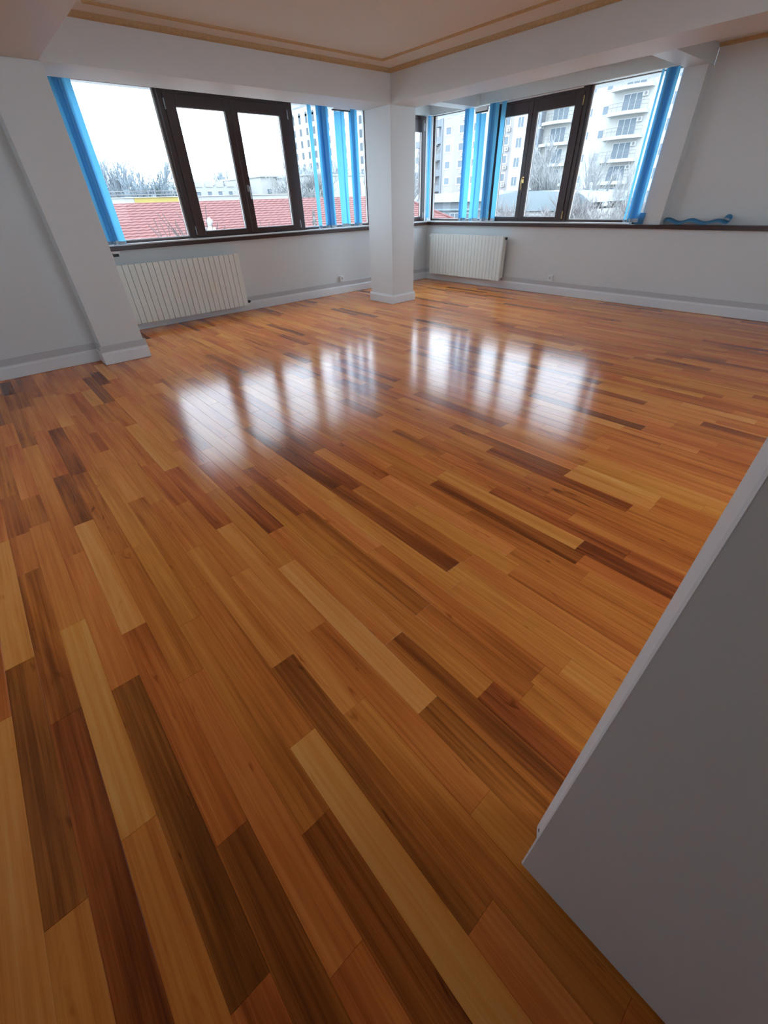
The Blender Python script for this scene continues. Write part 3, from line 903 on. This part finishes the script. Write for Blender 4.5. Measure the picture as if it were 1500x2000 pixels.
# ---- low sheds in the yard
fb = empty('flat_roof_shed', (-35, 40, GZ), 'low grey building with broad white roof edge below the pink block', 'building')
MB().box(-43, -27.5, 40.5, 49, GZ, .80).build('wall', M['render_g'], fb)
MB().prism([(-44, 40), (-27, 40), (-27, 50), (-44, 50)], .78, 1.62).build('roof', M['render_w'], fb)
for i in range(6):
    far_window(fb, 'x', -42.3 + 2.5 * i, -40.9 + 2.5 * i, -1.3, -.35, 40.5, 1, .08, 1)
MB().box(-43, -27.5, 40.2, 40.5, -.05, .12).build('ledge', M['shedroof'], fb)
sh = empty('gable_shed', (-20, 35, GZ), 'blue-grey shed with shallow rounded roof below the white block', 'building')
ar = [(-25.2, .80)] + [(-25.2 + 10.6 * i / 12, .80 + .68 * math.sin(PI * (.14 + .80 * i / 12)) ** .8) for i in range(1, 12)] + [(-14.6, .55)]
mb = MB(); n_ = len(ar)
mb.v = [(x, 35, z) for x, z in ar] + [(x, 46, z) for x, z in ar] + [(x, 35, .0) for x, z in ar]
mb.f = [(i, i + 1, n_ + i + 1, n_ + i) for i in range(n_ - 1)] + [(2 * n_ + i, 2 * n_ + i + 1, i + 1, i) for i in range(n_ - 1)]
mb.build('roof', M['shedroof'], sh)
MB().box(-25.0, -14.8, 35.2, 46, GZ, .05).build('wall', M['render_c'], sh)
for i in range(5):
    far_window(sh, 'x', -24.5 + 2.0 * i, -23.2 + 2.0 * i, -1.15, -.35, 35.2, 1, .07, 1)

# ---- bare trees
def tree_mesh(name, h, spread, seed, levels=4, trunk=.16, up=.45, kids=(3, 4), first=.25, twig=.012):
    r = random.Random(seed)
    mb = MB()
    def seg(p, q, r0, r1, n):
        d = (q - p).normalized(); a = d.orthogonal().normalized(); b_ = d.cross(a); k = len(mb.v)
        for (c, rr) in ((p, r0), (q, r1)):
            for j in range(n):
                t = 2 * PI * j / n
                mb.v.append(tuple(c + a * rr * math.cos(t) + b_ * rr * math.sin(t)))
        for j in range(n):
            j2 = (j + 1) % n
            mb.f.append((k + j, k + j2, k + n + j2, k + n + j))
    def grow(p, d, L, rad, lev):
        n = 4 if lev > 1 else 3
        steps = 3 if lev > 0 else 2
        pts = [p]
        for i in range(steps):
            d = (d + Vector((r.gauss(0, .12), r.gauss(0, .12), r.gauss(.02, .08)))).normalized()
            q = pts[-1] + d * L / steps
            r0 = max(twig, rad * (1 - .5 * i / steps)); r1 = max(twig, rad * (1 - .5 * (i + 1) / steps))
            seg(pts[-1], q, r0, r1, n if rad > .03 else 3)
            pts.append(q)
        if lev == 0: return
        for i in range(r.randint(*kids) + (1 if lev == levels else 0)):
            f_ = r.uniform(first if lev == levels else .2, 1.0)
            k = min(int(f_ * steps), steps - 1); t = f_ * steps - k
            bp = pts[k].lerp(pts[k + 1], t)
            az = r.uniform(0, 2 * PI)
            side = Vector((math.cos(az), math.sin(az), 0)) * spread
            nd = (d * up + side + Vector((0, 0, .35))).normalized()
            grow(bp, nd, L * r.uniform(.5, .78), max(twig, rad * .55), lev - 1)
        grow(pts[-1], d, L * .6, rad * .5, lev - 1)
    grow(Vector((0, 0, 0)), Vector((r.gauss(0, .04), r.gauss(0, .04), 1)), h * .42, trunk, levels)
    zs = max(v[2] for v in mb.v); k = h / zs
    mb.v = [(v[0] * k, v[1] * k, v[2] * k) for v in mb.v]
    me = bpy.data.meshes.new(name); me.from_pydata(mb.v, [], mb.f)
    return me

TREES = {}
ORD = ['first', 'second', 'third', 'fourth', 'fifth', 'sixth', 'seventh', 'eighth', 'ninth', 'tenth', 'eleventh', 'twelfth']
def number_off(objs, phrase):
    """labels by place, counted from the left as the camera sees them"""
    objs = sorted(objs, key=lambda o: proj(o.location + Vector((0, 0, 8)))[0])
    for i, o in enumerate(objs): o['label'] = phrase % ORD[i]
def tree(name, loc, h, spread, seed, mat, label, group, rot=0, **kw):
    key = (h, spread, seed, mat) + tuple(sorted(kw.items()))
    if key not in TREES:
        me = tree_mesh(name, h, spread, seed, **kw); me.materials.append(M[mat]); TREES[key] = me
    o = bpy.data.objects.new(name, TREES[key]); COL.objects.link(o)
    o.location = loc; o.rotation_euler = (0, 0, rot)
    return tag(o, label, 'tree', group)

rt = random.Random(5)
row_ = []
G1 = 'bare trees beyond the terrace railing'
for i in range(10):
    y = 9.2 + .95 * i + rt.uniform(-.6, .6)
    h = 14.4 - .42 * i + rt.uniform(-.8, .8)
    row_.append(tree('bare_tree', (-58 - rt.uniform(0, 6), y, GZ), h, .42, 20 + i % 4, 'bark2', 'bluish bare tree in the row beyond the terrace railing', G1, rt.uniform(0, 6), levels=5, trunk=.16, up=1.15, kids=(3, 5), twig=.021))
number_off(row_, '%s bluish bare tree from the left beyond the terrace railing')
row_ = []
G2 = 'bare trees above the cream hall'
for (y, h, sd) in ((28.0, 13.2, 31), (31.0, 14.2, 32), (34.0, 13.0, 33), (37.0, 13.6, 31)):
    row_.append(tree('bare_tree', (-84, y, GZ), h, .6, sd, 'bark2', 'bare tree rising above the notched cream hall', G2, y, levels=5, trunk=.25, up=.8, twig=.03))
number_off(row_, '%s bare tree from the left above the notched cream hall')
row_ = []
G3 = 'bare trees in front of the tower block'
for (x, y, h, sd) in ((-80, 48, 14.5, 41), (-84, 52, 15.5, 42), (-82, 55, 16.0, 43), (-86, 60, 15.5, 41), (-78, 62.5, 15.0, 42)):
    row_.append(tree('bare_tree', (x, y, GZ), h, .6, sd, 'bark2', 'bare tree in front of the tall white tower block', G3, y, levels=5, trunk=.25, up=.8, twig=.03))
number_off(row_, '%s bare tree from the left before the white tower block')
tree('bare_tree', (-56, 29.7, GZ), 13.2, .7, 51, 'bark', 'spreading bare tree in front of the flat roofed hall', None, 1.0, levels=5, trunk=.25, up=.6, twig=.025)
tree('bare_tree', (-57, 31.9, GZ), 12.6, .7, 52, 'bark', 'lower bare tree in front of the flat roofed hall right side', None, 2.0, levels=5, trunk=.25, up=.6, twig=.025)
tree('young_tree', (-9.5, -1.0, GZ), 8.9, .5, 61, 'sapling', 'thin bare sapling leaning across the red roof left of the casement', None, .5, levels=4, trunk=.07, up=.9, twig=.011)
tree('young_tree', (-9.0, -.75, GZ), 8.75, .5, 62, 'sapling', 'second thin bare sapling nearer the casement frame', None, 2.5, levels=4, trunk=.06, up=.9, twig=.011)
tree('bare_tree', (-30, 25.8, GZ), 13.2, .5, 63, 'bark', 'bare tree beside the pillar edge behind the red roof', None, 1.5, levels=5, trunk=.2, up=.8, twig=.018)
tree('bare_tree', (-70, 66, GZ), 13.0, .5, 64, 'bark', 'bare tree right of the pillar below the balcony block', None, .2, levels=5, trunk=.22, up=.8, twig=.03)
# trees in the yard on the right
tree('bare_tree', (-25.0, 45, GZ), 13.6, .45, 71, 'bark', 'twisted bare tree behind the right casement pane', None, .4, levels=5, trunk=.22, up=.9, twig=.02)
tree('bare_tree', (-18.2, 41, GZ), 12.6, .40, 72, 'bark', 'slender bare tree just right of the right casement', None, 1.9, levels=5, trunk=.16, up=1.2, twig=.016)
tree('bare_tree', (-16.2, 41, GZ), 11.6, .40, 73, 'bark', 'second slender bare tree before the balconies', None, 4.1, levels=5, trunk=.16, up=1.2, twig=.016)
row_ = []
G4 = 'bare bushes below the balconies'
for i in range(9):
    row_.append(tree('bare_bush', (-18.5 + 1.0 * i, 32 + (i % 3) * 1.0, GZ), 8.3 + (i % 4) * .35, .65, 81 + i % 3, 'twig', 'dense bare bush below the curved balconies', G4, i * 1.3, levels=5, trunk=.10, up=.7, twig=.012, first=.1))
number_off(row_, '%s bare bush from the left below the curved balconies')

# conifers
def conifer(loc, h, rad, seed, label, group=None, cat='tree'):
    r = random.Random(seed)
    root = empty('conifer', loc, label, cat, group)
    L = Vector(loc)
    MB().tube([L, L + Vector((0, 0, h * .97))], .10, 6, .02).build('trunk', M['bark'], root)
    mb = MB(); n = int(h * 70)
    for i in range(n):
        t = (i + .5) / n; z = h * (.08 + .92 * t); rr = rad * (1 - t) ** .8 * r.uniform(.55, 1.1) + .05
        a = i * 2.399 + r.uniform(-.3, .3)
        c = L + Vector((0, 0, z)); e = c + Vector((rr * math.cos(a), rr * math.sin(a), -.10 * rr + r.uniform(-.08, .1)))
        s = Vector((-math.sin(a), math.cos(a), 0)) * rr * .22
        m_ = c.lerp(e, .6)
        mb.face([c, m_ + s, e, m_ - s]); mb.face([c + Vector((0, 0, .05)), m_ + Vector((0, 0, rr * .18)), e, m_ - Vector((0, 0, rr * .14))])
    mb.build('foliage', M['conifer'], root, recalc=False)
    return root
row_ = []
for i, (y, h) in enumerate(((10.8, 10.6), (13.2, 11.2), (15.4, 10.8))):
    row_.append(conifer((-55, y, GZ), h, 1.5, 90 + i, '', 'conifers beyond the terrace railing'))
number_off(row_, '%s dark conifer from the left beyond the terrace railing')
conifer((-12.0, 5.5, GZ), 8.55, .75, 97, 'narrow grey-green conifer in front of the red roof left of the slats')
